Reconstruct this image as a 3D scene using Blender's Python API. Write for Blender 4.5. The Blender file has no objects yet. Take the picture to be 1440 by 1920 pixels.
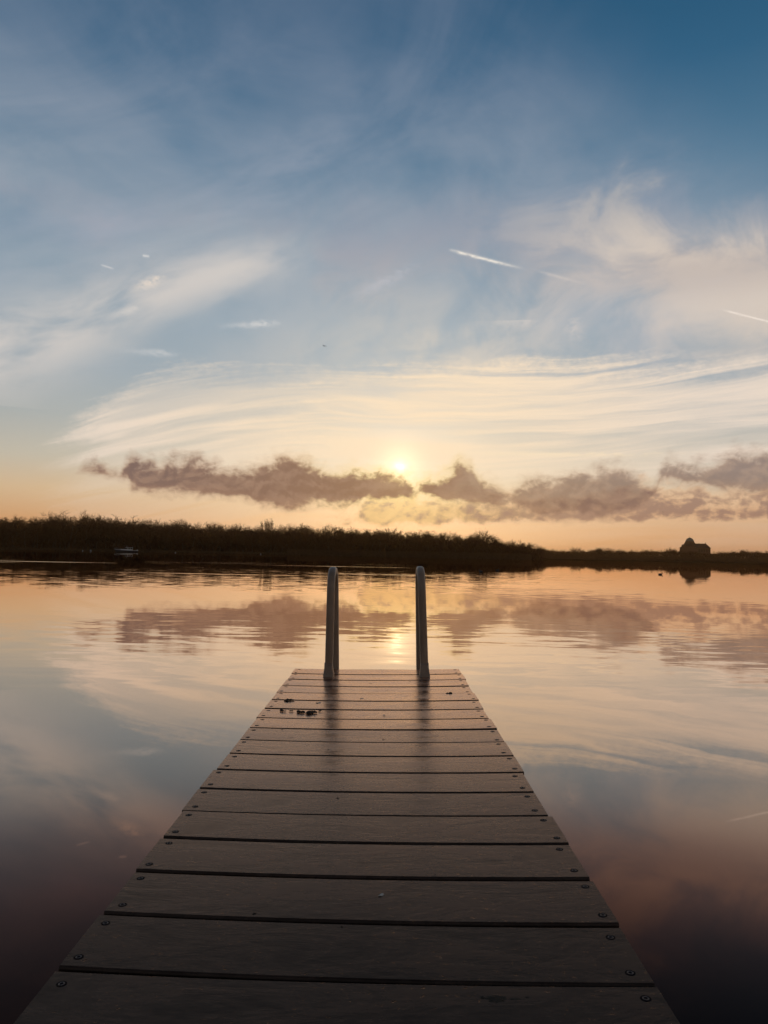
import bpy, bmesh, math, random
import numpy as np
from mathutils import Matrix, Vector, noise as mnoise
random.seed(11)
rng = np.random.default_rng(11)
R = math.radians
sc = bpy.context.scene
COL = sc.collection

# ------------------------------------------------------------------ camera
F = 1400.0                                    # focal length in pixels of the 1440x1920 photograph
UPC = Vector((.0198, -1, .0569)).normalized() # world up seen from the camera (x right, y down, z forward)
_z = Vector((0, 0, 1))
YC = (_z - UPC * _z.dot(UPC)).normalized()
XC = YC.cross(UPC)
M3 = Matrix((XC, YC, UPC))                    # camera axes -> world axes
CAMZ = 1.05
cam = bpy.data.cameras.new('camera')
camo = bpy.data.objects.new('camera', cam)
COL.objects.link(camo)
camo.matrix_world = Matrix.Translation((0, 0, CAMZ)) @ (M3 @ Matrix(((1, 0, 0), (0, -1, 0), (0, 0, -1)))).to_4x4()
cam.sensor_fit = 'VERTICAL'
cam.sensor_height = 36
cam.lens = 36 * F / 1920
cam.clip_start = 0.05
cam.clip_end = 30000
sc.camera = camo
sc.view_settings.view_transform = 'Standard'
sc.view_settings.look = 'None'
sc.view_settings.exposure = 0.0
sc.view_settings.gamma = 1.0
sc.cycles.use_denoising = True
sc.cycles.use_adaptive_sampling = True
sc.cycles.adaptive_threshold = .03
sc.cycles.max_bounces = 5
sc.cycles.diffuse_bounces = 2
sc.cycles.sample_clamp_indirect = 4.0

def ray(x, y):
    return (M3 @ Vector(((x - 720) / F, (y - 960) / F, 1))).normalized()

def ae(x, y):                                 # azimuth, elevation (degrees) of a direction
    d = ray(x, y)
    return math.degrees(math.atan2(d.x, d.y)), math.degrees(math.asin(d.z))

def at_dist(x, y, D):                         # ground-plan position and height at distance D
    d = ray(x, y)
    k = D / math.hypot(d.x, d.y)
    return Vector((d.x * k, d.y * k, CAMZ + d.z * k))

SUN_AZ, SUN_EL = ae(750, 876)
SUN_DIR = ray(750, 876)

# ------------------------------------------------------------------ node helper
def lin(r, g, b):
    f = lambda c: (c / 255 / 12.92) if c / 255 <= .04045 else ((c / 255 + .055) / 1.055) ** 2.4
    return (f(r), f(g), f(b), 1)

class G:
    """tiny builder for shader math"""
    def __init__(s, nt): s.nt = nt
    def node(s, t, **k):
        n = s.nt.nodes.new(t)
        for a, v in k.items(): setattr(n, a, v)
        return n
    def put(s, sock, v):
        if isinstance(v, E): s.nt.links.new(v.s, sock)
        elif hasattr(v, 'is_output'): s.nt.links.new(v, sock)
        elif v is not None: sock.default_value = v
    def m(s, op, a, b=None, c=None, clamp=False):
        n = s.node('ShaderNodeMath', operation=op, use_clamp=clamp)
        s.put(n.inputs[0], a); s.put(n.inputs[1], b); s.put(n.inputs[2], c)
        return E(s, n.outputs[0])
    def sm(s, x, a, b, lo=0.0, hi=1.0, kind='SMOOTHSTEP'):
        n = s.node('ShaderNodeMapRange', interpolation_type=kind)
        for i, v in enumerate((x, a, b, lo, hi)): s.put(n.inputs[i], v)
        return E(s, n.outputs[0])
    def vec(s, x, y, z=0.0):
        n = s.node('ShaderNodeCombineXYZ')
        for i, v in enumerate((x, y, z)): s.put(n.inputs[i], v)
        return n.outputs[0]
    def noise(s, v, scale=1.0, detail=4.0, rough=.5, dist=0.0, color=False, lac=2.0):
        n = s.node('ShaderNodeTexNoise')
        s.put(n.inputs['Vector'], v)
        n.inputs['Scale'].default_value = scale; n.inputs['Detail'].default_value = detail
        n.inputs['Roughness'].default_value = rough; n.inputs['Distortion'].default_value = dist
        n.inputs['Lacunarity'].default_value = lac
        return n.outputs['Color'] if color else E(s, n.outputs['Fac'])
    def sep(s, v):
        n = s.node('ShaderNodeSeparateXYZ'); s.put(n.inputs[0], v)
        return [E(s, o) for o in n.outputs]
    def mix(s, f, a, b, blend='MIX'):
        n = s.node('ShaderNodeMix', data_type='RGBA', blend_type=blend)
        s.put(n.inputs[0], f); s.put(n.inputs[6], a); s.put(n.inputs[7], b)
        return n.outputs[2]
    def scale(s, c, f):
        n = s.node('ShaderNodeVectorMath', operation='SCALE')
        s.put(n.inputs[0], c); s.put(n.inputs['Scale'], f)
        return n.outputs[0]
    def vadd(s, a, b):
        n = s.node('ShaderNodeVectorMath', operation='ADD')
        s.put(n.inputs[0], a); s.put(n.inputs[1], b)
        return n.outputs[0]
    def curve(s, x, pts):                      # x, y both in 0..1
        n = s.node('ShaderNodeFloatCurve')
        c = n.mapping.curves[0]
        pts = sorted(pts)
        c.points[0].location = pts[0]; c.points[1].location = pts[-1]
        for p in pts[1:-1]: c.points.new(*p)
        for p in c.points: p.handle_type = 'AUTO_CLAMPED'
        n.mapping.update()
        s.put(n.inputs['Value'], x)
        return E(s, n.outputs[0])
    def ramp(s, f, stops):
        n = s.node('ShaderNodeValToRGB')
        e = n.color_ramp.elements
        while len(e) < len(stops): e.new(.5)
        for i, (p, c) in enumerate(stops):
            e[i].position = p; e[i].color = c
        s.put(n.inputs[0], f)
        return n.outputs[0]

class E:
    def __init__(s, g, sock): s.g, s.s = g, sock
    def __add__(s, o): return s.g.m('ADD', s, o)
    __radd__ = __add__
    def __sub__(s, o): return s.g.m('SUBTRACT', s, o)
    def __rsub__(s, o): return s.g.m('SUBTRACT', o, s)
    def __mul__(s, o): return s.g.m('MULTIPLY', s, o)
    __rmul__ = __mul__
    def __truediv__(s, o): return s.g.m('DIVIDE', s, o)
    def max(s, o): return s.g.m('MAXIMUM', s, o)
    def min(s, o): return s.g.m('MINIMUM', s, o)
    def pow(s, o): return s.g.m('POWER', s, o)
    def exp(s): return s.g.m('EXPONENT', s)
    def clamp(s): return s.g.m('ADD', s, 0.0, clamp=True)

# ------------------------------------------------------------------ sky (world): Nishita air + clouds by direction
world = bpy.data.worlds.new('World')
sc.world = world
world.use_nodes = True
def build_sky():
    nt = world.node_tree
    g = G(nt)
    d = g.node('ShaderNodeTexCoord').outputs['Generated']
    dx, dy, dz = g.sep(d)
    az = g.m('ARCTAN2', dx, dy) * 57.29578
    el = g.m('ARCSINE', dz.max(0.0).min(1.0)) * 57.29578
    dt = g.node('ShaderNodeVectorMath', operation='DOT_PRODUCT')
    g.put(dt.inputs[0], d); dt.inputs[1].default_value = SUN_DIR
    sa = g.m('ARCCOSINE', E(g, dt.outputs['Value']).min(1.0).max(-1.0)) * 57.29578   # degrees from the sun
    gl = lambda w: (((sa / w) * (sa / w)) * -1.0).exp()
    az01 = (az + 50.0) / 100.0
    T = lambda px: [((ae(*p)[0] + 50) / 100, ae(*p)[1] / 40) for p in px]
    def prof(px, a01=None):
        return g.curve(a01 or az01, [(0.0, T([px[0]])[0][1])] * (px[0][0] > -300) + T(px) + [(1.0, T([px[-1]])[0][1])] * (px[-1][0] < 1800)) * 40.0

    # clear air
    sky = g.node('ShaderNodeTexSky', sky_type='NISHITA', sun_disc=False)
    sky.sun_elevation = R(SUN_EL); sky.sun_rotation = R(SUN_AZ)
    sky.air_density = 1.0; sky.dust_density = .6; sky.ozone_density = 3.0
    nish = g.scale(sky.outputs[0], .07)
    air = g.ramp(el / 90.0, [(0, lin(206, 136, 92)), (2 / 90, lin(214, 154, 108)), (4.2 / 90, lin(218, 182, 142)), (6.5 / 90, lin(200, 188, 168)),
                             (9.5 / 90, lin(176, 178, 174)), (13 / 90, lin(158, 170, 178)), (17 / 90, lin(142, 162, 176)), (22 / 90, lin(114, 142, 164)),
                             (27 / 90, lin(80, 122, 150)), (33 / 90, lin(42, 96, 130)), (39 / 90, lin(22, 80, 114)), (60 / 90, lin(30, 64, 90)), (1, lin(34, 54, 76))])
    fall = g.sm(sa, 8.0, 150.0, 1.06, .46, 'SMOOTHERSTEP')
    base = g.mix(.22, g.scale(air, fall), nish)
    aur = g.scale(g.vec(1.0, .72, .44), gl(4.5) * .15 + gl(11.0) * .13)
    aur = g.vadd(aur, g.scale(g.vec(1.0, .78, .46), gl(22.0) * .05 * g.sm(el, 26.0, 5.0)))

    def zone(high, mid, low):
        """one belt of the sky as its own Background, so that a ray pays only for the clouds it can meet"""
        wv = g.noise(d, 5.0, 1, .5, color=True)
        wx, wy, wz = g.sep(wv)
        nn = g.noise(g.vec(az + wx * 1.5, el * 1.8, 1.0), 1.6, 5, .62)
        c = base
        if high or mid:
            veil = g.noise(g.vec(dx * 1.0, dy * .8, dz * 2.1 - dx * .55), 4.2, 7, .58, .7)
            veil2 = g.noise(g.vec(dx * .9 - dz * .5, dy, dz * 1.6 + dx * .7 + 3.0), 2.4, 5, .55, .5)
            gapr = g.sm(az * .9 + el, 37.0, 54.0, 1.0, .04)         # clearer towards the upper right
            veila = (g.sm(veil, .26, .76) * .50 + g.sm(veil2, .30, .72) * .50) * g.sm(el, 13.0, 26.0) * gapr
            vcol = g.ramp(el / 90.0, [(0, lin(235, 215, 190)), (12 / 90, lin(206, 204, 204)), (20 / 90, lin(172, 178, 184)), (28 / 90, lin(138, 150, 166)), (38 / 90, lin(104, 120, 144)), (1, lin(84, 90, 104))])
            c = g.mix(veila.min(1.0), c, g.scale(vcol, fall))
        c = g.vadd(c, aur)
        if high or mid:
            # right-hand peach cloud
            aw = az01 + (wx - .5) * .10 + (wz - .5) * .05
            t3 = prof([(560, 420), (700, 372), (800, 372), (880, 350), (945, 315), (985, 315), (1040, 345), (1120, 350), (1185, 345), (1240, 365), (1330, 380), (1440, 385), (1560, 400)], aw)
            b3 = prof([(560, 440), (640, 560), (750, 540), (850, 505), (980, 545), (1060, 560), (1140, 575), (1220, 612), (1300, 640), (1440, 655), (1560, 640)], aw)
            n3 = g.noise(g.vec(dx, dy, dz * 1.3 - dx * .15), 10.0, 7, .60, .8)
            n3b = g.noise(g.vec(dx, dy, dz * 1.2 + 5.0), 4.0, 3, .5, .5)
            right = g.sm(az, 3.0, 22.0)
            h3 = (t3 - el).min((el - b3) * 1.1) / 4.5 + (n3 - .5) * 2.7 + (n3b - .5) * 1.5 + right * .25
            a3 = g.sm(h3, -.45, .95) * .86 * g.sm(el, 20.0, 28.0, 1.0, .36)
            lowr = g.sm(el + (n3b - .5) * 5.0, 25.0, 18.0)
            col3 = g.mix(lowr * (right * .55 + .45), lin(152, 156, 170), lin(216, 202, 188))
            col3 = g.mix(g.sm(h3 + (n3b - .5), .35, 1.15) * right, col3, lin(226, 208, 190))
            dk3 = g.sm((el - 20.5) / 2.2 + (n3 - .5) * 2.0, .9, -.2) * g.sm((el - 18.0) / 1.4, -.5, 1.2) * g.sm(az, 10.0, 20.0)
            col3 = g.mix(dk3 * .35, col3, lin(160, 148, 150))
            c = g.mix(a3, c, col3)
            # soft hazy cloud filling the middle of the sky above the sheet
            qm = (el - 15.5 - az * .06) / 4.2; qa = (az - 9.0) / 17.0
            am = (((qm * qm) + (qa * qa)) * -1.0).exp() * g.sm(n3 * .6 + n3b * .4 + (veil - .5) * .5, .32, .62) * .62
            c = g.mix(am, c, g.mix(g.sm(sa, 6.0, 20.0), lin(238, 220, 196), lin(196, 192, 194)))
            # left diagonal wisps
            c2 = prof([(-300, 740), (0, 655), (120, 618), (230, 575), (330, 535), (430, 508), (520, 488), (640, 470)])
            n2 = g.noise(g.vec(az * .11 + wx * 1.0, (el - az * .30) * .34 + wy * 1.2, 2.0), 1.0, 6, .56, .25)
            q2 = (el - c2) / g.sm(az, -26.0, -8.0, 3.4, 1.5, 'LINEAR')
            a2 = ((q2 * q2) * -1.0).exp() * g.sm(n2, .20, .66) * g.sm(az, -3.0, -12.0) * .92
            c = g.mix(a2, c, lin(212, 205, 199))
            c2b = prof([(-300, 600), (0, 452), (160, 432), (320, 402), (480, 352), (620, 290), (760, 250)])
            q2b = (el - c2b) / 2.6
            a2b = ((q2b * q2b) * -1.0).exp() * g.sm(n2, .34, .72) * g.sm(az, 3.0, -7.0) * .38
            c = g.mix(a2b, c, lin(168, 172, 186))
        if mid or low:
            # broad cream cirrus sheet with fine streaks
            t1 = prof([(-300, 900), (40, 850), (100, 812), (150, 768), (205, 738), (255, 704), (300, 688), (360, 682), (450, 690), (600, 686), (760, 676), (900, 668), (1100, 666), (1300, 668), (1440, 660), (1600, 660), (1760, 690)])
            qf = (az + 4.0).min(0.0)
            fan = az * .038 - qf * qf * .008
            lane = g.noise(g.vec(az * .030, (el - fan) * .42 + wy * .5, 7.0), 1.0, 3, .5, .3)
            st = g.noise(g.vec(az * .06 + wx * .8, (el - fan + lane * 3.0) * 1.05 + wy * 1.1, 4.0), 1.0, 7, .62, .35)
            h1 = (t1 - el) / 1.3 + (st - .5) * 3.2 + (nn - .5) * 1.3
            leftedge = g.sm(az + (st - .5) * 9.0 + (nn - .5) * 2.5, -25.5, -20.0)
            a1 = g.sm(h1, -.3, 1.5) * (g.sm(st, .28, .62) * .58 + .40) * g.sm(lane, .37, .50, .50, 1.0) * g.sm(el, 3.5, 8.0, .25, 1.0) * leftedge
            c1col = g.mix(g.sm(sa, 3.0, 26.0), lin(255, 230, 196), lin(234, 218, 202))
            c = g.mix(a1, c, c1col)
        def streak(c, p0, p1, w, col, alpha, taper=.35, rough=.4):
            a0, e0 = ae(*p0); a1_, e1_ = ae(*p1)
            L = math.hypot(a1_ - a0, e1_ - e0); ux, uy = (a1_ - a0) / L, (e1_ - e0) / L
            u = ((az - a0) * ux + (el - e0) * uy) / L
            v = ((el - e0) * ux - (az - a0) * uy) / w + (nn - .5) * (rough * 5)
            win = g.sm(u + (nn - .5) * (rough * .9), -.02, .10 + rough * .5) * g.sm(u + (nn - .5) * rough, 1.0, 1.0 - taper)
            a = ((v * v) * -1.0).exp() * win * alpha * g.sm(nn, .25, .55, .35, 1.0)
            return g.mix(a, c, col)
        if high:
            c = streak(c, (842, 468), (992, 506), .10, lin(250, 240, 226), .85, .5, .14)
            c = streak(c, (1008, 508), (1120, 538), .10, lin(238, 222, 208), .30, .8, .2)
            c = streak(c, (312, 520), (228, 548), .28, lin(244, 226, 208), .80, .8, .5)
            c = streak(c, (188, 496), (216, 505), .06, lin(224, 220, 218), .5, .3, .1)
            c = streak(c, (266, 479), (282, 481), .08, lin(230, 226, 222), .6, .3, .2)
            c = streak(c, (790, 500), (640, 562), .35, lin(200, 198, 204), .40, .5, .7)
        if mid or high:
            c = streak(c, (1352, 580), (1520, 622), .06, lin(245, 232, 220), .75, .2, .08)
        if mid:
            c = streak(c, (270, 576), (180, 598), .22, lin(232, 222, 212), .45, .8, .5)
            c = streak(c, (535, 605), (390, 612), .20, lin(226, 222, 218), .65, .8, .5)
            c = streak(c, (340, 666), (206, 654), .22, lin(218, 216, 214), .5, .8, .5)
            c = streak(c, (1084, 588), (1070, 656), .5, lin(226, 212, 202), .42, .7, .8)
            c = streak(c, (1040, 608), (850, 588), .4, lin(226, 214, 204), .42, .8, .7)
        if low:
            c = streak(c, (1290, 852), (600, 838), .16, lin(255, 232, 196), .55, .8, .5)
            # the sun itself, low behind the bank
            c = g.vadd(c, g.scale(g.vec(1.0, .86, .56), gl(1.5) * .24))
            c = g.vadd(c, g.scale(g.vec(1.0, .93, .66), gl(.40) * .8))
            # dark cumulus bank: top and base profiles
            tA = prof([(-300, 960), (120, 945), (150, 884), (185, 873), (216, 890), (226, 892), (240, 858), (262, 864), (284, 860), (302, 872), (319, 858), (338, 864), (372, 856), (388, 874), (402, 868), (421, 878), (460, 878), (484, 872),
                       (508, 862), (533, 853), (557, 855), (578, 864), (600, 876), (622, 886), (674, 881), (703, 874), (727, 886), (756, 888), (775, 900), (787, 908), (797, 895), (832, 889), (849, 878), (859, 862), (871, 865), (887, 873), (893, 889),
                       (934, 906), (955, 924), (966, 912), (993, 898), (1032, 896), (1072, 891), (1110, 877), (1158, 876), (1182, 888), (1208, 902), (1228, 910), (1240, 876), (1256, 864), (1290, 870), (1323, 868), (1362, 854), (1411, 846), (1440, 846), (1600, 850), (1760, 890)])
            bA = prof([(-300, 840), (120, 860), (150, 884), (190, 890), (216, 894), (240, 898), (247, 917), (294, 924), (343, 928), (392, 928), (440, 934), (474, 943), (513, 952), (562, 953), (615, 949), (668, 953), (684, 936), (732, 938), (780, 937), (790, 926),
                       (797, 937), (837, 940), (886, 946), (925, 956), (950, 950), (962, 944), (970, 956), (1051, 972), (1178, 964), (1226, 936), (1245, 900), (1275, 909), (1323, 916), (1372, 921), (1440, 927), (1600, 932), (1760, 895)])
            sx = az * .62; sy = el * .78
            nA = g.noise(g.vec(sx, sy, 11.0), 1.0, 7, .56, .35)
            nAs = g.noise(g.vec(sx + .10, sy - .26, 11.0), 1.0, 4, .60, .35)
            nF = g.noise(g.vec(sx, sy * 1.2, 3.0), 2.3, 5, .62, .6)
            hA = ((tA - el) * .95).min((el - bA) * 1.6)
            dA = hA + (nA - .5) * 2.6 + (nF - .5) * 1.2 - .02
            aA = (g.sm(dA, -.80, .30) * .44 + g.sm(dA, -.10, .70) * .52) * g.sm(az + (nA - .5) * 16.0, 4.0, 10.0, 1.0, .80)
            # lower broken row
            tB = prof([(-300, 1010), (650, 990), (676, 965), (694, 928), (720, 930), (760, 926), (800, 938), (832, 942), (852, 938), (890, 944), (925, 938), (1000, 935), (1080, 935), (1200, 915), (1290, 920), (1350, 928), (1440, 920), (1600, 930), (1760, 990)])
            bB = prof([(-300, 1000), (650, 980), (676, 972), (700, 986), (760, 982), (820, 984), (850, 976), (890, 982), (918, 980), (940, 976), (1040, 977), (1200, 976), (1330, 976), (1440, 974), (1600, 975), (1760, 980)])
            nB = g.noise(g.vec(sx * 1.25, sy * 1.45, 23.0), 1.05, 7, .56, .2)
            nBs = g.noise(g.vec(sx * 1.25 + .1, sy * 1.45 - .30, 23.0), 1.05, 4, .56, .2)
            hB = ((tB - el) * .8).min((el - bB) * 2.2)
            dB = hB + (nB - .5) * 3.0 + .10
            aB = g.sm(dB, -.60, .60) * (.80 - gl(4.0) * .22)
            # colours: thin rims catch the sun behind, cores stay mauve
            near = gl(7.0)
            core = g.mix(g.sm(sa, 2.0, 24.0), lin(142, 108, 86), lin(115, 94, 91))
            rim = g.mix(near, lin(212, 174, 142), lin(255, 226, 150))
            billow = g.sm(nAs - nA, -.11, .13)
            body = g.mix(billow * .42, core, lin(176, 143, 120))
            body = g.mix(g.sm((el - bA) / 1.1, .9, -.1) * .45, body, lin(170, 132, 108))
            colA = g.mix(g.sm(dA, .85, -.05) * (gl(9.0) * .70 + .38).min(1.0), body, rim)
            bodyB = g.mix(g.sm(nB + (nB - nBs) * .7 + hB * .12, .36, .66), lin(208, 164, 128), lin(146, 113, 102))
            bodyB = g.mix(near * g.sm(nB, .70, .48), bodyB, lin(255, 214, 132))
            rimB = g.mix(gl(5.5), lin(230, 188, 148), lin(255, 216, 132))
            colB = g.mix(g.sm(dB, 1.0, -.2), bodyB, rimB)
            c = g.mix(aB, c, colB)
            c = g.mix(aA, c, colA)
            # glare of the sun through the thin cloud top
            c = g.vadd(c, g.scale(g.vec(1.0, .70, .28), gl(1.6) * .16 + gl(5.0) * .04))
        b_ = g.node('ShaderNodeBackground')
        g.put(b_.inputs[0], c); b_.inputs[1].default_value = 1.0
        return b_
    nt.nodes.remove(nt.nodes['Background'])
    zh, zm, zl = zone(1, 0, 0), zone(0, 1, 0), zone(0, 0, 1)
    m1, m2 = g.node('ShaderNodeMixShader'), g.node('ShaderNodeMixShader')
    g.put(m1.inputs[0], g.m('GREATER_THAN', el, 9.6)); g.put(m1.inputs[1], zl.outputs[0]); g.put(m1.inputs[2], m2.outputs[0])
    g.put(m2.inputs[0], g.m('GREATER_THAN', el, 17.6)); g.put(m2.inputs[1], zm.outputs[0]); g.put(m2.inputs[2], zh.outputs[0])
    nt.links.new(m1.outputs[0], nt.nodes['World Output'].inputs[0])
    world.cycles.sampling_method = 'MANUAL'
    world.cycles.sample_map_resolution = 512
build_sky()

# ------------------------------------------------------------------ sun, mostly swallowed by the cloud bank
sl = bpy.data.lights.new('sun', 'SUN')
sl.energy = .0001
sl.angle = R(2.0)
sl.color = (1, .66, .36)
so = bpy.data.objects.new('sun', sl)
COL.objects.link(so)
so.rotation_euler = SUN_DIR.to_track_quat('Z', 'Y').to_euler()
so.location = (0, 0, 30)



# ================================================================== helpers
def tag(o, label=None, cat=None, group=None, kind=None):
    if label: o['label'] = label
    if cat: o['category'] = cat
    if group: o['group'] = group
    if kind: o['kind'] = kind
    return o

def empty(name, loc=(0, 0, 0), rz=0.0, label=None, cat=None, group=None):
    o = bpy.data.objects.new(name, None)
    o.empty_display_size = .2
    o.location = loc; o.rotation_euler = (0, 0, rz)
    COL.objects.link(o)
    return tag(o, label, cat, group)

def link(name, me, parent=None, mat=None):
    o = bpy.data.objects.new(name, me)
    COL.objects.link(o)
    if parent is not None: o.parent = parent
    if mat is not None and not me.materials: me.materials.append(mat)
    return o

def mesh_of(bm, smooth=False):
    me = bpy.data.meshes.new('mesh')
    bm.to_mesh(me); bm.free()
    if smooth:
        me.polygons.foreach_set('use_smooth', [True] * len(me.polygons))
    return me

def pydata(verts, faces, smooth=False):
    me = bpy.data.meshes.new('mesh')
    me.from_pydata([tuple(v) for v in verts], [], faces)
    me.update()
    if smooth: me.polygons.foreach_set('use_smooth', [True] * len(me.polygons))
    return me

def box(bm, c, s, rot=None):
    r = bmesh.ops.create_cube(bm, size=1)
    m = Matrix.Translation(c) @ (rot.to_4x4() if rot else Matrix()) @ Matrix.Diagonal((*s, 1))
    bmesh.ops.transform(bm, matrix=m, verts=r['verts'])
    return r['verts']

def tube(bm, pts, radii, n=8, squash=None, caps=True):
    """tube along a polyline; squash=(w,d) gives a rounded-rectangle section"""
    rings = []
    P = [Vector(p) for p in pts]
    side = None
    for i, p in enumerate(P):
        t = (P[min(i + 1, len(P) - 1)] - P[max(i - 1, 0)]).normalized()
        if side is None:
            ref = Vector((1, 0, 0)) if abs(t.x) < .9 else Vector((0, 1, 0))
            side = (ref - t * ref.dot(t)).normalized()
        else:
            side = (side - t * side.dot(t)).normalized()
        up = t.cross(side)
        r = radii[i] if hasattr(radii, '__len__') else radii
        ring = []
        for k in range(n):
            a = 2 * math.pi * (k + .5) / n
            cx, cy = math.cos(a), math.sin(a)
            if squash:
                e = .72
                cx = math.copysign(abs(cx) ** e, cx) * squash[0]; cy = math.copysign(abs(cy) ** e, cy) * squash[1]
            ring.append(bm.verts.new(p + (side * cx + up * cy) * r))
        rings.append(ring)
    for a, b in zip(rings, rings[1:]):
        for k in range(n):
            bm.faces.new((a[k], a[(k + 1) % n], b[(k + 1) % n], b[k]))
    if caps:
        bm.faces.new(rings[0][::-1]); bm.faces.new(rings[-1])
    return rings

def material(name, base, rough=.7, spec=.5, metal=0.0):
    m = bpy.data.materials.new(name)
    m.use_nodes = True
    b = m.node_tree.nodes['Principled BSDF']
    b.inputs['Base Color'].default_value = (*base, 1)
    b.inputs['Roughness'].default_value = rough
    b.inputs['Specular IOR Level'].default_value = spec
    b.inputs['Metallic'].default_value = metal
    return m, G(m.node_tree), b

def grain(name, a, b_, scale, rough=.8, stretch=(1, 1, 1), bump=0.0, detail=5, spec=.3):
    m, g, b = material(name, a, rough, spec)
    tc = g.node('ShaderNodeTexCoord').outputs['Object']
    x, y, z = g.sep(tc)
    n = g.noise(g.vec(x * stretch[0], y * stretch[1], z * stretch[2]), scale, detail, .6)
    g.put(b.inputs['Base Color'], g.mix(g.sm(n, .3, .7), (*a, 1), (*b_, 1)))
    if bump:
        bn = g.node('ShaderNodeBump'); bn.inputs['Distance'].default_value = bump
        g.put(bn.inputs['Height'], n); g.put(b.inputs['Normal'], bn.outputs[0])
    return m

MAT = {}
MAT['bark'] = grain('bark', (.045, .030, .020), (.085, .058, .040), 3.0)
MAT['twig'] = grain('twig', (.050, .022, .011), (.090, .042, .023), 2.0, spec=.1)
MAT['thicket'] = grain('thicket', (.050, .020, .010), (.080, .034, .018), .6, spec=.05)
MAT['reed'] = grain('reed', (.075, .038, .018), (.13, .07, .034), .8, spec=.1)
MAT['soil'] = grain('soil', (.040, .022, .012), (.065, .038, .02), .15, 1.0, spec=0.0)
MAT['brick'] = grain('church_brick', (.10, .05, .035), (.15, .08, .055), 1.5)
MAT['slate'] = grain('slate', (.03, .028, .028), (.05, .046, .045), 2.0, .9, spec=.1)
MAT['copper'] = grain('dome_copper', (.09, .14, .12), (.13, .19, .16), 1.2, .6)
MAT['glass'] = material('dark_glass', (.02, .022, .025), .08)[0]
MAT['gelcoat'] = grain('gelcoat', (.52, .50, .48), (.6, .58, .56), 1.0, .35, spec=.5)
MAT['hull_dark'] = material('hull_dark', (.02, .022, .03), .35)[0]
MAT['boat_stripe'] = material('boat_stripe', (.03, .05, .12), .4)[0]
MAT['steel'] = material('steel', (.45, .45, .46), .35, .5, .8)[0]
MAT['mud'] = grain('mud', (.035, .022, .014), (.07, .045, .028), 60, .95, bump=.002)
MAT['petal'] = material('petal', (.62, .55, .46), .6)[0]
MAT['feather_dark'] = grain('feather_dark', (.03, .026, .022), (.07, .06, .05), 20)
MAT['buoy'] = material('buoy', (.22, .20, .18), .5)[0]
MAT['float'] = grain('float_plastic', (.03, .03, .032), (.05, .05, .05), 4, .6)
MAT['beam'] = grain('beam', (.030, .013, .009), (.05, .024, .016), 8, .85, (6, 1, 6))

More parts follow.
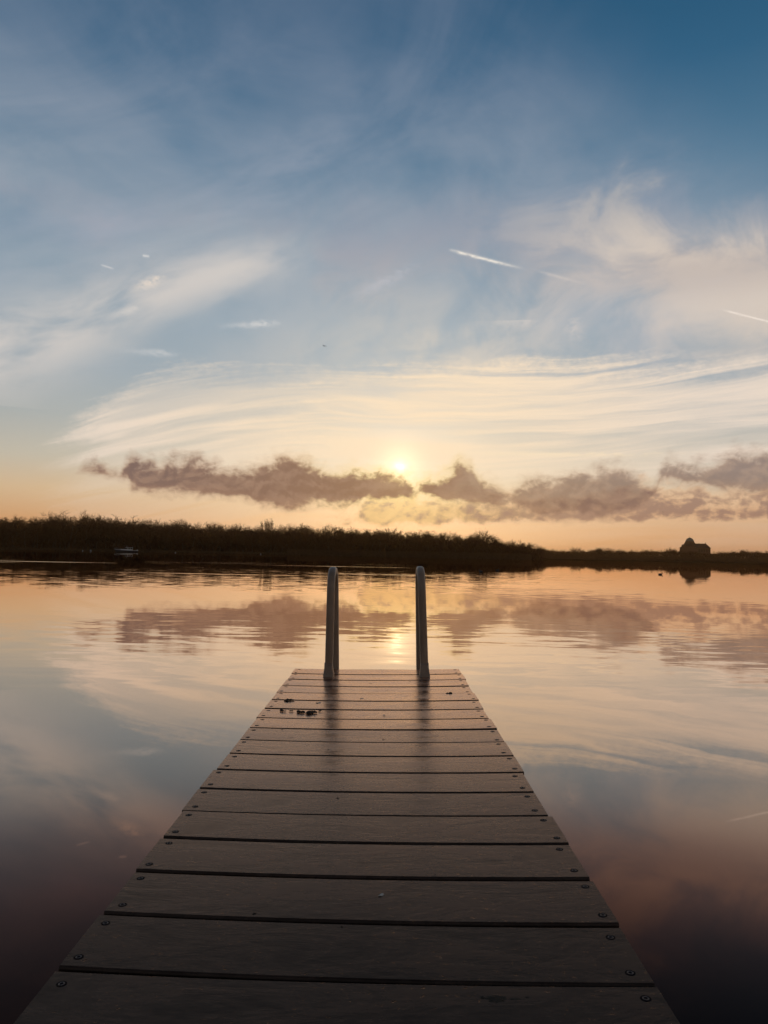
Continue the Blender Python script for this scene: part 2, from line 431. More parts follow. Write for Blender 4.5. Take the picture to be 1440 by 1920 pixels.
# ------------------------------------------------------------------ water
def build_water():
    m = bpy.data.materials.new('lake_water')
    m.use_nodes = True
    g = G(m.node_tree)
    m.node_tree.nodes.remove(m.node_tree.nodes['Principled BSDF'])
    pos = g.node('ShaderNodeNewGeometry').outputs['Position']
    x, y, z = g.sep(pos)
    dist = g.m('SQRT', x * x + y * y)
    # patches of breeze: bands of ripples between calm sheets
    patch = g.noise(g.vec(x * .055, y * .16, 0.0), 1.0, 3, .5)
    near_band = g.sm(dist, 5.6, 7.6) * g.sm(dist, 14.5, 10.0)
    far_band = g.sm(dist, 17.0, 23.0) * g.sm(dist, 60.0, 36.0)
    calm_right = g.sm(x - y * .22, -1.0, 6.0, 1.0, .35)
    amp = (near_band * 1.35 + far_band * 1.5 * calm_right + .16) * g.sm(patch, .34, .62, .45, 1.25)
    amp = amp * g.sm(dist, 70.0, 160.0, 1.0, .45)
    rip = g.node('ShaderNodeTexNoise'); rip.inputs['Scale'].default_value = 1.0; rip.inputs['Detail'].default_value = 4.0; rip.inputs['Roughness'].default_value = .62
    wv = g.noise(g.vec(x * .35, y * .35, 2.0), 1.0, 2, .5)
    g.put(rip.inputs['Vector'], g.vec(x * 1.15 + wv * 1.6, y * 3.3 + wv * 2.2 + x * .15, 0.0))
    r1, r2, r3 = g.sep(rip.outputs['Color'])
    sw = g.node('ShaderNodeTexNoise'); sw.inputs['Scale'].default_value = 1.0; sw.inputs['Detail'].default_value = 2.0
    g.put(sw.inputs['Vector'], g.vec(x * .28, y * .75, 5.0))
    s1, s2, s3 = g.sep(sw.outputs['Color'])
    ny = (r1 - .5) * amp * .040 + (s1 - .5) * (amp * .3 + .10) * .022
    nx = (r2 - .5) * amp * .012 + (s2 - .5) * (amp * .3 + .10) * .010
    # a few long thin wake crests on the far water, tilted to the sky
    wk = g.noise(g.vec(x * .035 + y * .012, y * .62 - x * .02, 9.0), 1.0, 2, .4)
    crest = g.sm(wk, .665, .69) * g.sm(dist, 33.0, 40.0) * g.sm(dist, 88.0, 66.0) * g.sm(x + y * .02, 7.0, 2.0, .0, 1.0)
    ny = ny - crest * .045
    nrm = g.node('ShaderNodeVectorMath', operation='NORMALIZE')
    g.put(nrm.inputs[0], g.vec(nx, ny, 1.0))
    lw = g.node('ShaderNodeLayerWeight'); lw.inputs[0].default_value = .5
    g.put(lw.inputs['Normal'], nrm.outputs[0])
    cosv = 1.0 - E(g, lw.outputs['Facing'])
    refl = g.curve(cosv, [(0, .97), (.06, .90), (.12, .82), (.18, .66), (.28, .38), (.36, .17), (.44, .060), (.54, .018), (.7, .012), (1, .010)])
    body = g.node('ShaderNodeBsdfDiffuse'); body.inputs[0].default_value = (.011, .004, .0035, 1)
    gls = g.node('ShaderNodeBsdfGlossy'); gls.inputs['Roughness'].default_value = .0
    g.put(gls.inputs['Color'], g.mix(g.sm(refl, .03, .45), (1.0, .54, .44, 1), (1.0, .85, .74, 1)))
    g.put(gls.inputs['Normal'], nrm.outputs[0])
    mx = g.node('ShaderNodeMixShader')
    g.put(mx.inputs[0], refl); g.put(mx.inputs[1], body.outputs[0]); g.put(mx.inputs[2], gls.outputs[0])
    m.node_tree.links.new(mx.outputs[0], m.node_tree.nodes['Material Output'].inputs[0])
    bm = bmesh.new()
    bmesh.ops.create_circle(bm, cap_ends=True, segments=96, radius=6000)
    o = link('lake_water', mesh_of(bm), None, m)
    tag(o, 'calm dark lake water mirroring the sunset sky', kind='structure')
build_water()

# ------------------------------------------------------------------ land round the lake
SH = [(-180, 4), (-150, 9), (-120, 40), (-90, 120), (-60, 250), (-35, 340), (ae(0, 1036)[0], 350), (ae(380, 1036)[0], 352), (ae(520, 1036)[0], 348), (ae(575, 1036)[0], 335), (ae(640, 1036)[0], 322), (ae(720, 1036)[0], 310),
      (ae(850, 1036)[0], 302), (ae(985, 1036)[0], 318), (ae(1012, 1036)[0], 400), (ae(1045, 1036)[0], 500), (ae(1200, 1036)[0], 570), (ae(1440, 1036)[0], 590), (35, 560), (60, 250), (90, 120), (120, 40), (150, 9), (180, 4)]
SKY_X = [-60, 0, 30, 60, 95, 130, 160, 185, 215, 240, 300, 350, 400, 450, 500, 560, 620, 680, 740, 800, 850, 900, 940, 970, 995, 1010, 1020]
SKY_Y = [966, 969, 966, 970, 966, 964, 968, 966, 967, 969, 974, 977, 979, 982, 983, 984, 987, 990, 992, 995, 998, 1001, 1006, 1010, 1015, 1021, 1028]
def skyline(x): return float(np.interp(x, SKY_X, SKY_Y))
HILL_SCREEN = [(-60.0, 5.0), (-40.0, 9.0)] + [(ae(x, 1000)[0], max(0.0, at_dist(x, skyline(x) + 16, 425).z - 2.6)) for x in range(-60, 1010, 30)] + [(ae(1030, 1000)[0], 0.0)]
def shore(az):
    return float(np.interp(az, [p[0] for p in SH], [p[1] for p in SH])) * (1 + .02 * mnoise.noise(Vector((az * .9, 3, 1))))
def ground_z(az, r):
    s = shore(az)
    d = r - s
    z = -.6 + 1.05 * min(1, max(0, (d + 1.5) / 3.5))
    z += .5 * min(1, max(0, d / 60))
    if d > 0: z += 1.6 * min(1, d / 400) * max(0, 1 - (az + 4) ** 2 / 900 if az > -4 else 1)
    if r > 400:                                 # land raised behind the wood to block sky light between the trunks
        t = min(1, (r - 400) / 28) * max(0, min(1, (900 - r) / 300))
        z += float(np.interp(az, [p[0] for p in HILL_SCREEN], [p[1] for p in HILL_SCREEN])) * t * t * (3 - 2 * t)
    return z
def build_land():
    V, Fc = [], []
    NA = 720
    offs = [-1.6, 0, .8, 2.2, 8, 25]
    radii = [400, 408, 416, 424, 430, 480, 600, 760, 900, 1500, 3000, 5900]
    for i in range(NA):
        az = -180 + 360 * i / NA
        for r in [shore(az) + o for o in offs] + radii:
            z = ground_z(az, r) + (.12 * mnoise.noise(Vector((az * 2, r, 0))) if shore(az) < r < 400 else 0)
            V.append((r * math.sin(R(az)), r * math.cos(R(az)), z))
    n = len(offs) + len(radii)
    for i in range(NA):
        j = (i + 1) % NA
        for k in range(n - 1):
            Fc.append((i * n + k, i * n + k + 1, j * n + k + 1, j * n + k))
    o = link('ground', pydata(V, Fc, True), None, MAT['soil'])
    tag(o, 'low dark land around the lake', kind='structure')
build_land()

# ------------------------------------------------------------------ bare trees
def grow_tree(seed, spread=.34, upright=.5, levels=4, thin=.0022):
    """returns (trunk mesh, crown mesh) of a bare tree one unit high"""
    rn = random.Random(seed)
    tb = bmesh.new()
    cv, cf = [], []
    def limb(p, d, L, r, lev):
        n = 3
        pts, rad = [p.copy()], [r]
        q, dd = p.copy(), d.copy()
        for i in range(n):
            dd = (dd + Vector((rn.gauss(0, .13), rn.gauss(0, .13), rn.gauss(.05 * upright, .07)))).normalized()
            q = q + dd * L / n
            pts.append(q.copy()); rad.append(r * (1 - .55 * (i + 1) / n))
        if lev == 0:
            tube(tb, pts, [r * 1.25, *rad[1:]], 6)
        else:
            for i in range(n):                                   # light three-sided branch
                a, b_ = pts[i], pts[i + 1]
                t = (b_ - a).normalized()
                s = t.cross(Vector((rn.uniform(-1, 1), rn.uniform(-1, 1), .3))).normalized()
                u = t.cross(s)
                k = len(cv)
                for c_, rr in ((a, rad[i]), (b_, rad[i + 1])):
                    for an in (0, 2.094, 4.189):
                        cv.append(c_ + (s * math.cos(an) + u * math.sin(an)) * rr)
                if lev < 3:
                    for e in range(3): cf.append((k + e, k + (e + 1) % 3, k + 3 + (e + 1) % 3, k + 3 + e))
                else:
                    cf.append((k, k + 1, k + 4, k + 3))
        if lev >= levels: return
        nb = (7, 5, 5, 4)[lev]
        for b_ in range(nb):
            f = rn.uniform(.35 if lev == 0 else .2, 1.0)
            i = min(n - 1, int(f * n)); w = f * n - i
            base = pts[i].lerp(pts[i + 1], w)
            an = rn.uniform(0, 6.283)
            t = (pts[i + 1] - pts[i]).normalized()
            s = t.orthogonal().normalized()
            s = (s * math.cos(an) + t.cross(s) * math.sin(an))
            nd = (t * (.75 + .2 * upright) + s * rn.uniform(.55, 1.0) * (spread / .34) + Vector((0, 0, .22 * upright))).normalized()
            limb(base, nd, L * rn.uniform(.50, .72), max(rad[i] * .5, thin), lev + 1)
    limb(Vector((0, 0, 0)), Vector((0, 0, 1)), .56, .022, 0)
    top = max(v[2] for v in cv)
    for v in cv: v /= top
    bmesh.ops.scale(tb, vec=(1 / top,) * 3, verts=tb.verts)
    return mesh_of(tb, True), pydata(cv, cf)

TREES = [grow_tree(100 + i, sp, up) for i, (sp, up) in enumerate([(.34, .5), (.42, .35), (.30, .7), (.38, .55), (.46, .4), (.33, .6), (.36, .45), (.24, 1.0)])]
TREES += [grow_tree(300 + i, .50, .28, 4, .0036) for i in range(4)]      # rounder crowns
TREES += [grow_tree(200 + i, .44, .45, 4, .0065) for i in range(4)]      # denser crowns, for the farthest trees
for t, c in TREES:
    t.materials.append(MAT['bark']); c.materials.append(MAT['twig'])

def plant_tree(x_px, y_px, D, variant, label, group, name='bare_tree', wide=1.0, rot=None, minh=2.0):
    """a tree whose tip shows at that spot of the skyline, standing on the land at distance D"""
    p = at_dist(x_px, y_px, D)
    az = math.degrees(math.atan2(p.x, p.y))
    gz = ground_z(az, D) - .15
    h = max(minh, p.z - gz)
    t = empty(name, (p.x, p.y, gz), random.uniform(0, 6.28) if rot is None else rot, label, 'tree', group)
    t.scale = (h * wide, h * wide, h)
    link('trunk', TREES[variant][0], t); link('crown', TREES[variant][1], t)
    return t

WOOD = 'trees of the wooded ridge'
WL = 'bare winter tree among the dense dark wood along the far shore'
def build_wood():
    n = 0
    for row, (D, drop, step) in enumerate(((372, 9, 15.0), (386, 3, 12.5), (404, -.5, 10.5))):
        x = -70.0
        while x < 1012:
            xx = x + random.uniform(-4, 4)
            y = skyline(xx) + drop + random.gauss(0, 1.8) + 6.5 * mnoise.noise(Vector((xx * .028, row * 7.0, 0)))
            if xx > 930: y += random.uniform(0, 3)
            plant_tree(xx, min(y, 1024), D + random.uniform(-6, 6), random.choice((8, 9, 10, 11, 12, 13, 14, 15)), WL, WOOD, wide=random.uniform(.85, 1.3))
            x += step * random.uniform(.8, 1.2); n += 1
    print('wood trees', n)
    plant_tree(130, 955, 368, 9, 'broad round-topped bare tree standing tallest on the left of the ridge', WOOD, wide=1.15)
    plant_tree(107, 962, 367, 8, 'bare tree just left of the tallest round-topped tree', WOOD, wide=.9)
    plant_tree(165, 960, 367, 10, 'bare tree just right of the tallest round-topped tree', WOOD, wide=.95)
    plant_tree(28, 962, 367, 0, 'bare tree rising at the far left end of the ridge', WOOD, wide=.9)
    plant_tree(64, 966, 367, 6, 'low bare tree in the dip near the left end of the ridge', WOOD, wide=1.0)
    plant_tree(500, 970, 376, 7, 'left of two slim upright trees poking out of the ridge under the dark cloud', WOOD, wide=.55)
    plant_tree(511, 968, 377, 7, 'right of two slim upright trees poking out of the ridge under the dark cloud', WOOD, wide=.55, rot=2.0)
    plant_tree(897, 989, 380, 2, 'slim bare tree on the ridge right of the sun, left of its pair', WOOD, wide=.7)
    plant_tree(908, 989, 381, 5, 'slim bare tree on the ridge right of the sun, right of its pair', WOOD, wide=.7)
build_wood()

def build_thicket():
    """undergrowth that closes the lower part of the wood: twigs beyond counting"""
    V, Fc = [], []
    N = 26000
    xs = rng.uniform(-90, 1016, N)
    for i in range(N):
        x = xs[i]
        D = 358 + 52 * rng.random() ** 1.0
        top = at_dist(x, skyline(x) + 13, D)
        az = math.degrees(math.atan2(top.x, top.y))
        gz = ground_z(az, D)
        H = max(1.0, top.z - gz)
        z0 = gz + H * rng.random() ** 1.15 * .86
        L = rng.uniform(1.0, 2.6)
        a = rng.uniform(0, 6.283); tilt = rng.uniform(.1, 1.1)
        d = Vector((math.cos(a) * math.sin(tilt), math.sin(a) * math.sin(tilt), math.cos(tilt)))
        s = d.cross(Vector((rng.normal(), rng.normal(), .2))).normalized() * rng.uniform(.10, .26)
        b = Vector((top.x, top.y, z0)); k = len(V)
        V += [b - s, b + s, b + d * L * .6 + s * .8, b + d * L]
        Fc += [(k, k + 1, k + 2), (k, k + 2, k + 3)]
    tag(link('undergrowth', pydata(V, Fc), None, MAT['thicket']), 'dense dark undergrowth filling the wood on the far shore', 'undergrowth', kind='stuff')
build_thicket()

# ------------------------------------------------------------------ low trees on the right-hand horizon
LOWG = 'low trees along the right horizon'
def build_low_trees():
    LL = 'small dark tree in the low line along the right horizon'
    ys = lambda x: float(np.interp(x, [1012, 1040, 1060, 1100, 1160, 1200, 1240, 1275, 1335, 1370, 1395, 1440, 1500], [1029, 1029, 1030, 1031, 1031, 1030.5, 1030, 1031, 1034, 1033, 1032, 1032, 1033]))
    x = 1012.0
    while x < 1500:
        plant_tree(x + random.uniform(-2, 2), ys(x) + random.gauss(0, 1.0), 690 + random.uniform(-50, 80), random.choice((12, 13, 14, 15)), LL, LOWG, wide=random.uniform(1.0, 1.5), minh=3)
        x += random.uniform(4.0, 6.5)
    for (px, py, w, lab) in ((1022, 1026, 1.0, 'small tree at the foot of the ridge where the wood ends'), (1078, 1024, 1.0, 'lone pointed small tree on the horizon right of the ridge'),
                             (1120, 1026, 1.6, 'left tree of the rounded clump midway along the right horizon'), (1136, 1025.5, 1.6, 'middle tree of the rounded clump midway along the right horizon'), (1149, 1027, 1.5, 'right tree of the rounded clump midway along the right horizon'),
                             (1253, 1026, 1.1, 'tree of the pair left of the church, farther from it'), (1263, 1024.5, 1.2, 'tree of the pair left of the church, nearer to it'),
                             (1396, 1029.5, 1.6, 'dense tree to the right of the church, left of two rounded crowns'), (1410, 1031, 1.5, 'dense tree to the right of the church, right of two rounded crowns'), (1432, 1031, 1.4, 'dense tree at the right edge of the horizon')):
        plant_tree(px, py, 655, random.choice((12, 13, 14, 15)), lab, LOWG, wide=w)
    V, Fc = [], []                                                # hedges and scrub under them
    for i in range(9000):
        x = rng.uniform(1005, 1520); D = rng.uniform(625, 740)
        top = at_dist(x, ys(x) + 4.5, D); az = math.degrees(math.atan2(top.x, top.y)); gz = ground_z(az, D)
        z0 = gz + max(.6, top.z - gz) * rng.random() * .9
        a = rng.uniform(0, 6.283); d = Vector((math.cos(a) * .7, math.sin(a) * .7, .7)); L = rng.uniform(1, 2.4)
        s = d.cross(Vector((rng.normal(), rng.normal(), .2))).normalized() * rng.uniform(.15, .4)
        b = Vector((top.x, top.y, z0)); k = len(V)
        V += [b - s, b + s, b + d * L]; Fc.append((k, k + 1, k + 2))
    tag(link('hedge_scrub', pydata(V, Fc), None, MAT['thicket']), 'low dark hedges and scrub along the right horizon', 'scrub', kind='stuff')
build_low_trees()

# ------------------------------------------------------------------ reeds at the water's edge
def build_reeds():
    V, Fc = [], []
    def blade(az, r, h, w):
        px, py = r * math.sin(R(az)), r * math.cos(R(az))
        z = ground_z(az, r) - .1
        lx, ly = rng.normal(0, .16) * h, rng.normal(0, .16) * h
        k = len(V)
        V.extend([(px - w, py, z), (px + w, py, z), (px + w * .7 + lx * .6, py + ly * .6, z + h * .7), (px + lx, py + ly, z + h)])
        Fc.extend([(k, k + 1, k + 2), (k, k + 2, k + 3)])
    a0, a1 = ae(540, 1036)[0], 34
    for i in range(30000):
        az = rng.uniform(a0, a1)
        d = 20 * rng.random() ** 1.4 - .6
        blade(az, shore(az) + d, rng.uniform(1.5, 2.5) * (1 + .15 * mnoise.noise(Vector((az * 1.3, 0, 7)))) * (1.7 if az > 12 else 1.0), rng.uniform(.04, .10) * (2.2 if az > 12 else 1.0))
    for i in range(7000):
        az = rng.uniform(-34, a0)
        blade(az, shore(az) + 5 * rng.random() - .4, rng.uniform(.4, .9), rng.uniform(.05, .11))
    tag(link('reeds', pydata(V, Fc), None, MAT['reed']), 'belt of dry brown reeds along the far water edge', 'reeds', kind='stuff')
build_reeds()

# ================================================================== the jetty
PITCH, GAP, THK = .18, .0092, .030
E2 = Vector((.45773, -.02955, .01253))           # half a board, from the middle line to its right end
E1 = Vector((-.00088, -.18, -.00023)).normalized()
NRM = E2.cross(E1).normalized() * (1 if E2.cross(E1).z > 0 else -1)
HALF = E2.length
dock = empty('jetty', (-.02357, 4.2391, CAMZ - .6408), 0, 'narrow grey plank jetty reaching out over the lake', 'jetty')
YL = -E1                                         # local y runs out along the jetty
XL = YL.cross(NRM).normalized()
dock.matrix_world = Matrix.Translation(dock.location) @ Matrix((XL, YL, NRM)).transposed().to_4x4()
SKEW = E2.dot(YL) / E2.dot(XL)                   # boards are not laid quite square
HX = E2.dot(XL)
def dk(i, s, z=0.0):                             # board count from the far end, -1..1 across -> jetty coordinates
    sag = .006 * (1 - s * s)
    return Vector((s * HX, -i * PITCH + s * HX * SKEW, z - sag))
def dkw(i, s, z=0.0):
    return dock.matrix_world @ dk(i, s, z)

def board_material():
    """weathered brown composite: matt grain under a thin worn sheen"""
    m = bpy.data.materials.new('composite_board')
    m.use_nodes = True
    nt = m.node_tree
    nt.nodes.remove(nt.nodes['Principled BSDF'])
    g = G(nt)
    rnd = E(g, g.node('ShaderNodeObjectInfo').outputs['Random'])
    x, y, z = g.sep(g.node('ShaderNodeTexCoord').outputs['Object'])
    fine = g.noise(g.vec(x * 22 + rnd * 31, y * 85 + rnd * 7, z), 1.0, 8, .70)
    blot = g.noise(g.vec(x * 4.5 + rnd * 17, y * 11 + rnd * 5, 0.0), 1.0, 7, .64, 1.0)
    patch = g.noise(g.vec(x * 1.7 + rnd * 11, y * 3.0 + rnd * 3, 4.0), 1.0, 3, .5)
    spk = g.noise(g.vec(x * 75 + rnd * 9, y * 95, 0.0), 1.0, 4, .70)
    speck = g.sm(spk, .62, .70) * g.sm(blot, .35, .6)
    scr = g.noise(g.vec(x * 7 + y * 3 + rnd * 21, y * 60 - x * 26, 2.0), 1.0, 3, .5)
    scratch = g.sm(scr, .72, .74) * g.sm(patch, .56, .64)
    col = g.mix(g.sm(blot, .28, .72), (.026, .0125, .0082, 1), (.060, .032, .022, 1))
    col = g.mix(g.sm(patch, .35, .7) * .45, col, (.068, .040, .028, 1))
    col = g.mix(g.sm(fine, .45, .75) * .45, col, (.092, .055, .038, 1))
    col = g.mix(g.sm(fine, .45, .27) * .6, col, (.012, .008, .006, 1))
    col = g.mix(speck * .8, col, (.006, .004, .003, 1))
    col = g.mix(scratch * .35, col, (.16, .13, .11, 1))
    tone = g.sm(rnd, 0.0, 1.0, .72, 1.22, 'LINEAR')
    df = g.node('ShaderNodeBsdfDiffuse'); g.put(df.inputs[0], g.scale(col, tone))
    gs = g.node('ShaderNodeBsdfGlossy')
    gs.inputs['Color'].default_value = (1.0, .70, .53, 1)
    g.put(gs.inputs['Roughness'], g.sm(blot + (fine - .5) * .7, .25, .75, .17, .35))
    bn = g.node('ShaderNodeBump'); bn.inputs['Distance'].default_value = .0011; bn.inputs['Strength'].default_value = .6
    g.put(bn.inputs['Height'], fine * .30 + spk * .12 + blot * 1.0 - speck * .3)
    for n_ in (df, gs): g.put(n_.inputs['Normal'], bn.outputs[0])
    lw = g.node('ShaderNodeLayerWeight'); lw.inputs[0].default_value = .5
    g.put(lw.inputs['Normal'], bn.outputs[0])
    fr = g.curve(1.0 - E(g, lw.outputs['Facing']), [(0, .98), (.08, .94), (.15, .86), (.22, .56), (.30, .27), (.40, .11), (.52, .05), (.7, .035), (1, .03)])
    worn = g.sm(fine * .6 + blot * .6, .38, .74, .66, 1.0) * (1.0 - speck * .7)
    mx = g.node('ShaderNodeMixShader')
    g.put(mx.inputs[0], fr * worn); g.put(mx.inputs[1], df.outputs[0]); g.put(mx.inputs[2], gs.outputs[0])
    nt.links.new(mx.outputs[0], nt.nodes['Material Output'].inputs[0])
    return m
MAT['board'] = board_material()
MAT['screw_hole_shade'] = material('screw_hole_shade', (.010, .004, .004), .9, .1)[0]
MAT['screw'] = material('screw_steel', (.10, .07, .06), .5, .5, .6)[0]

def make_board(w_front, w_back, n=14):
    """one sagging board with rounded arrises, in its own axes (x across the jetty)"""
    bm = bmesh.new()
    b = .004
    prof = [(-w_back, -THK), (-w_back, -b), (-w_back + b * .35, -b * .35), (-w_back + b, 0), (w_front - b, 0), (w_front - b * .35, -b * .35), (w_front, -b), (w_front, -THK)]
    rings = []
    for k in range(n + 1):
        s = -1 + 2 * k / n
        rings.append([bm.verts.new((s * HX, s * HX * SKEW + py, pz - .006 * (1 - s * s))) for py, pz in prof])
    for a, c in zip(rings, rings[1:]):
        for k in range(len(prof)):
            j = (k + 1) % len(prof)
            bm.faces.new((a[k], c[k], c[j], a[j]))
    bm.faces.new(rings[0]); bm.faces.new(rings[-1][::-1])
    bmesh.ops.recalc_face_normals(bm, faces=bm.faces)
    return mesh_of(bm)

def make_screw():
    bm = bmesh.new()
    def disc(r, z0, z1, n=18):
        v0 = [bm.verts.new((r * math.cos(6.28318 * k / n), r * math.sin(6.28318 * k / n), z0)) for k in range(n)]
        v1 = [bm.verts.new((r * .93 * math.cos(6.28318 * k / n), r * .93 * math.sin(6.28318 * k / n), z1)) for k in range(n)]
        for k in range(n): bm.faces.new((v0[k], v0[(k + 1) % n], v1[(k + 1) % n], v1[k]))
        return bm.faces.new(v1)
    disc(.0085, -.002, .0003)  # shade of the countersunk hole, painted as a flat near-black disc
    me = mesh_of(bm)
    me.materials.append(MAT['screw_hole_shade'])
    bm = bmesh.new()
    n = 12                                       # raised rim round the socket
    rr = [(.0052, .0003), (.0047, .0009), (.0034, .0009), (.0028, .0003)]
    rings = [[bm.verts.new((r * math.cos(6.28318 * k / n), r * math.sin(6.28318 * k / n), z)) for k in range(n)] for r, z in rr]
    for a, c in zip(rings, rings[1:]):
        for k in range(n): bm.faces.new((a[k], a[(k + 1) % n], c[(k + 1) % n], c[k]))
    rim = mesh_of(bm)
    rim.materials.append(MAT['screw'])
    return me, rim
BOARD = [make_board((PITCH - GAP) / 2, (PITCH - GAP) / 2) for _ in range(1)][0]
BOARD.materials.append(MAT['board'])
HEAD, RIM = make_screw()
NB = 27
for k in range(NB):
    o = link('board', BOARD, dock)
    o.location = (random.gauss(0, .003), -(k + .5) * PITCH + random.uniform(-.0015, .0015), random.uniform(-.0018, .0018))
    o.rotation_euler = (random.gauss(0, .006), random.uniform(-.0016, .0016), random.uniform(-.0030, .0030))
    for s in (-1, 1):
        for e in (-1, 1):
            q = s * (1 - .047 + random.uniform(-.012, .006))
            h = link('screw', HEAD, o)
            h.location = (q * HX, q * HX * SKEW + e * (.0545 + random.uniform(-.005, .005)), -.006 * (1 - q * q))
            # the bright socket rim belongs to the same screw
            if 'rim' not in HEAD:
                bmj = bmesh.new(); bmj.from_mesh(HEAD); nf = len(bmj.faces); bmj.from_mesh(RIM)
                bmj.faces.ensure_lookup_table()
                for f in bmj.faces[nf:]: f.material_index = 1
                bmj.to_mesh(HEAD); bmj.free(); HEAD.materials.append(MAT['screw']); HEAD['rim'] = 1
            h.rotation_euler = (0, 0, random.uniform(0, 6.28))
# frame below: stringers, end beam, floats
for s in (-.86, 0, .86):
    bm = bmesh.new()
    L = NB * PITCH
    box(bm, Vector((s * HX, -L / 2 + s * HX * SKEW, -THK - .008 - .06)), (.06, L - .06, .12))
    link('stringer', mesh_of(bm), dock, MAT['beam'])
bm = bmesh.new()
vs = box(bm, Vector((0, 0, 0)), (2 * HX - .02, .035, .13))
for v in vs: v.co = Vector((v.co.x, v.co.y + v.co.x * SKEW + .012, v.co.z - .075))
link('end_beam', mesh_of(bm), dock, MAT['beam'])
for i in (3, 10, 17, 24):
    bm = bmesh.new()
    box(bm, Vector((0, -i * PITCH, -.30)), (2 * HX - .12, .75, .26))
    bmesh.ops.bevel(bm, geom=bm.edges[:], offset=.04, segments=2, affect='EDGES')
    link('float', mesh_of(bm), dock, MAT['float'])

# ------------------------------------------------------------------ bathing ladder at the end of the jetty
def build_ladder():
    m, g, b = material('rail_paint', (.42, .40, .38), .42, .5)
    x, y, z = g.sep(g.node('ShaderNodeTexCoord').outputs['Object'])
    n = g.noise(g.vec(x * 30, y * 30, z * 9), 1.0, 5, .6)
    g.put(b.inputs['Base Color'], g.mix(g.sm(n, .35, .7), (.27, .17, .108, 1), (.34, .225, .15, 1)))
    g.put(b.inputs['Roughness'], g.sm(n, .3, .7, .34, .52))
    root = empty('bathing_ladder', (0, 0, 0), 0, 'pale bathing ladder with two hooped handrails at the jetty end', 'ladder')
    root.matrix_world = dock.matrix_world.copy()
    Hh, back, rad = .557, .262, .12
    for s, i0, lean in ((-.552, 1.30, .016), (.560, 1.28, -.012)):
        base = dk(i0, s)
        base.z = -.004
        pts = []
        for t in np.linspace(0, 1, 8): pts.append(Vector((base.x + lean * .75 * t, base.y + .012 * t, base.z + .012 + (Hh - rad - .012) * t)))
        c = pts[-1] + Vector((0, rad, 0))
        for a in np.linspace(0, 90, 9)[1:]: pts.append(c + Vector((lean * .25 * a / 90, -rad * math.cos(R(a)), rad * math.sin(R(a)))))
        fw = pts[-1] + Vector((0, back - 2 * rad, 0))
        pts.append(fw)
        c = fw - Vector((0, 0, rad))
        for a in np.linspace(0, 90, 9)[1:]: pts.append(c + Vector((0, rad * math.sin(R(a)), rad * math.cos(R(a)))))
        end = pts[-1]
        for t in np.linspace(0, 1, 6)[1:]: pts.append(Vector((end.x, end.y + .02 * t, end.z - 1.35 * t)))
        bm = bmesh.new()
        tube(bm, pts, 1.0, 20, squash=(.0212, .0212))
        link('handrail', mesh_of(bm, True), root, m)
        # cast foot plate, flaring to the deck
        bm = bmesh.new()
        prof = [(.0218, .0218, .070), (.0226, .0235, .045), (.0262, .034, .018), (.0280, .046, .008), (.0280, .046, -.008)]
        rings = []
        for wx_, wy_, zz in prof:
            ring = []
            for q in range(20):
                a = 6.28318 * (q + .5) / 20
                cx, cy = math.cos(a), math.sin(a)
                ring.append(bm.verts.new((base.x + math.copysign(abs(cx) ** .3, cx) * wx_, base.y + math.copysign(abs(cy) ** .3, cy) * wy_, base.z + zz)))
            rings.append(ring)
        for a_, b_ in zip(rings, rings[1:]):
            for q in range(20): bm.faces.new((a_[q], b_[q], b_[(q + 1) % 20], a_[(q + 1) % 20]))
        bm.faces.new(rings[0])
        bmesh.ops.recalc_face_normals(bm, faces=bm.faces)
        link('foot_plate', mesh_of(bm, True), root, m)
    for k in range(4):                            # treads, mostly under water
        bm = bmesh.new()
        box(bm, Vector((0, -1.29 * PITCH + back + .02, -.12 - .26 * k)), (.512, .07, .025))
        bmesh.ops.bevel(bm, geom=bm.edges[:], offset=.006, segments=1, affect='EDGES')
        link('tread', mesh_of(bm), root, m)
build_ladder()

# ------------------------------------------------------------------ dirt and petals on the boards
def clump(name, i, s, size, seed, label, cat, mat='mud', flat=.36, group=None):
    rn = random.Random(seed)
    bm = bmesh.new()
    for _ in range(max(3, int(7 * size[0] / .03))):
        r = rn.uniform(.25, .55) * min(size)
        v = bmesh.ops.create_icosphere(bm, subdivisions=1, radius=r)['verts']
        off = Vector((rn.gauss(0, .42) * size[0], rn.gauss(0, .40) * size[1], 0))
        for w in v:
            w.co = Vector((w.co.x * rn.uniform(.8, 1.4), w.co.y * rn.uniform(.8, 1.4), max(0, w.co.z + r * .3) * flat * 2 * rn.uniform(.6, 1.2))) + off
    o = link(name, mesh_of(bm), None, MAT[mat])
    o.matrix_world = Matrix.Translation(dkw(i, s, .0005)) @ dock.matrix_world.to_3x3().to_4x4()
    tag(o, label, cat, group)
    return o
DG = 'mud lumps on the jetty'
clump('mud_clump', 6.42, -.60, (.050, .024), 1, 'largest crumbly brown mud lump on the left of the far boards', 'mud', group=DG)
clump('mud_clump', 5.08, -.846, (.030, .018), 2, 'pointed brown mud lump by the left edge, one board beyond the others', 'mud', group=DG)
clump('mud_clump', 6.32, -.812, (.018, .016), 3, 'small mud lump left of the largest one, nearest the left edge', 'mud', group=DG)
clump('mud_clump', 6.30, -.735, (.012, .010), 4, 'tiny mud crumb between the small lump and the largest lump', 'mud', group=DG)
clump('mud_clump', 6.22, -.485, (.012, .010), 5, 'tiny mud crumb just right of the largest lump', 'mud', group=DG)
clump('mud_clump', 4.03, .748, (.020, .014), 6, 'single dark mud lump towards the right edge of the far boards', 'mud', group=DG)
clump('mud_clump', .95, .70, (.008, .007), 7, 'tiny dark crumb on the board beside the right handrail foot', 'mud', group=DG)
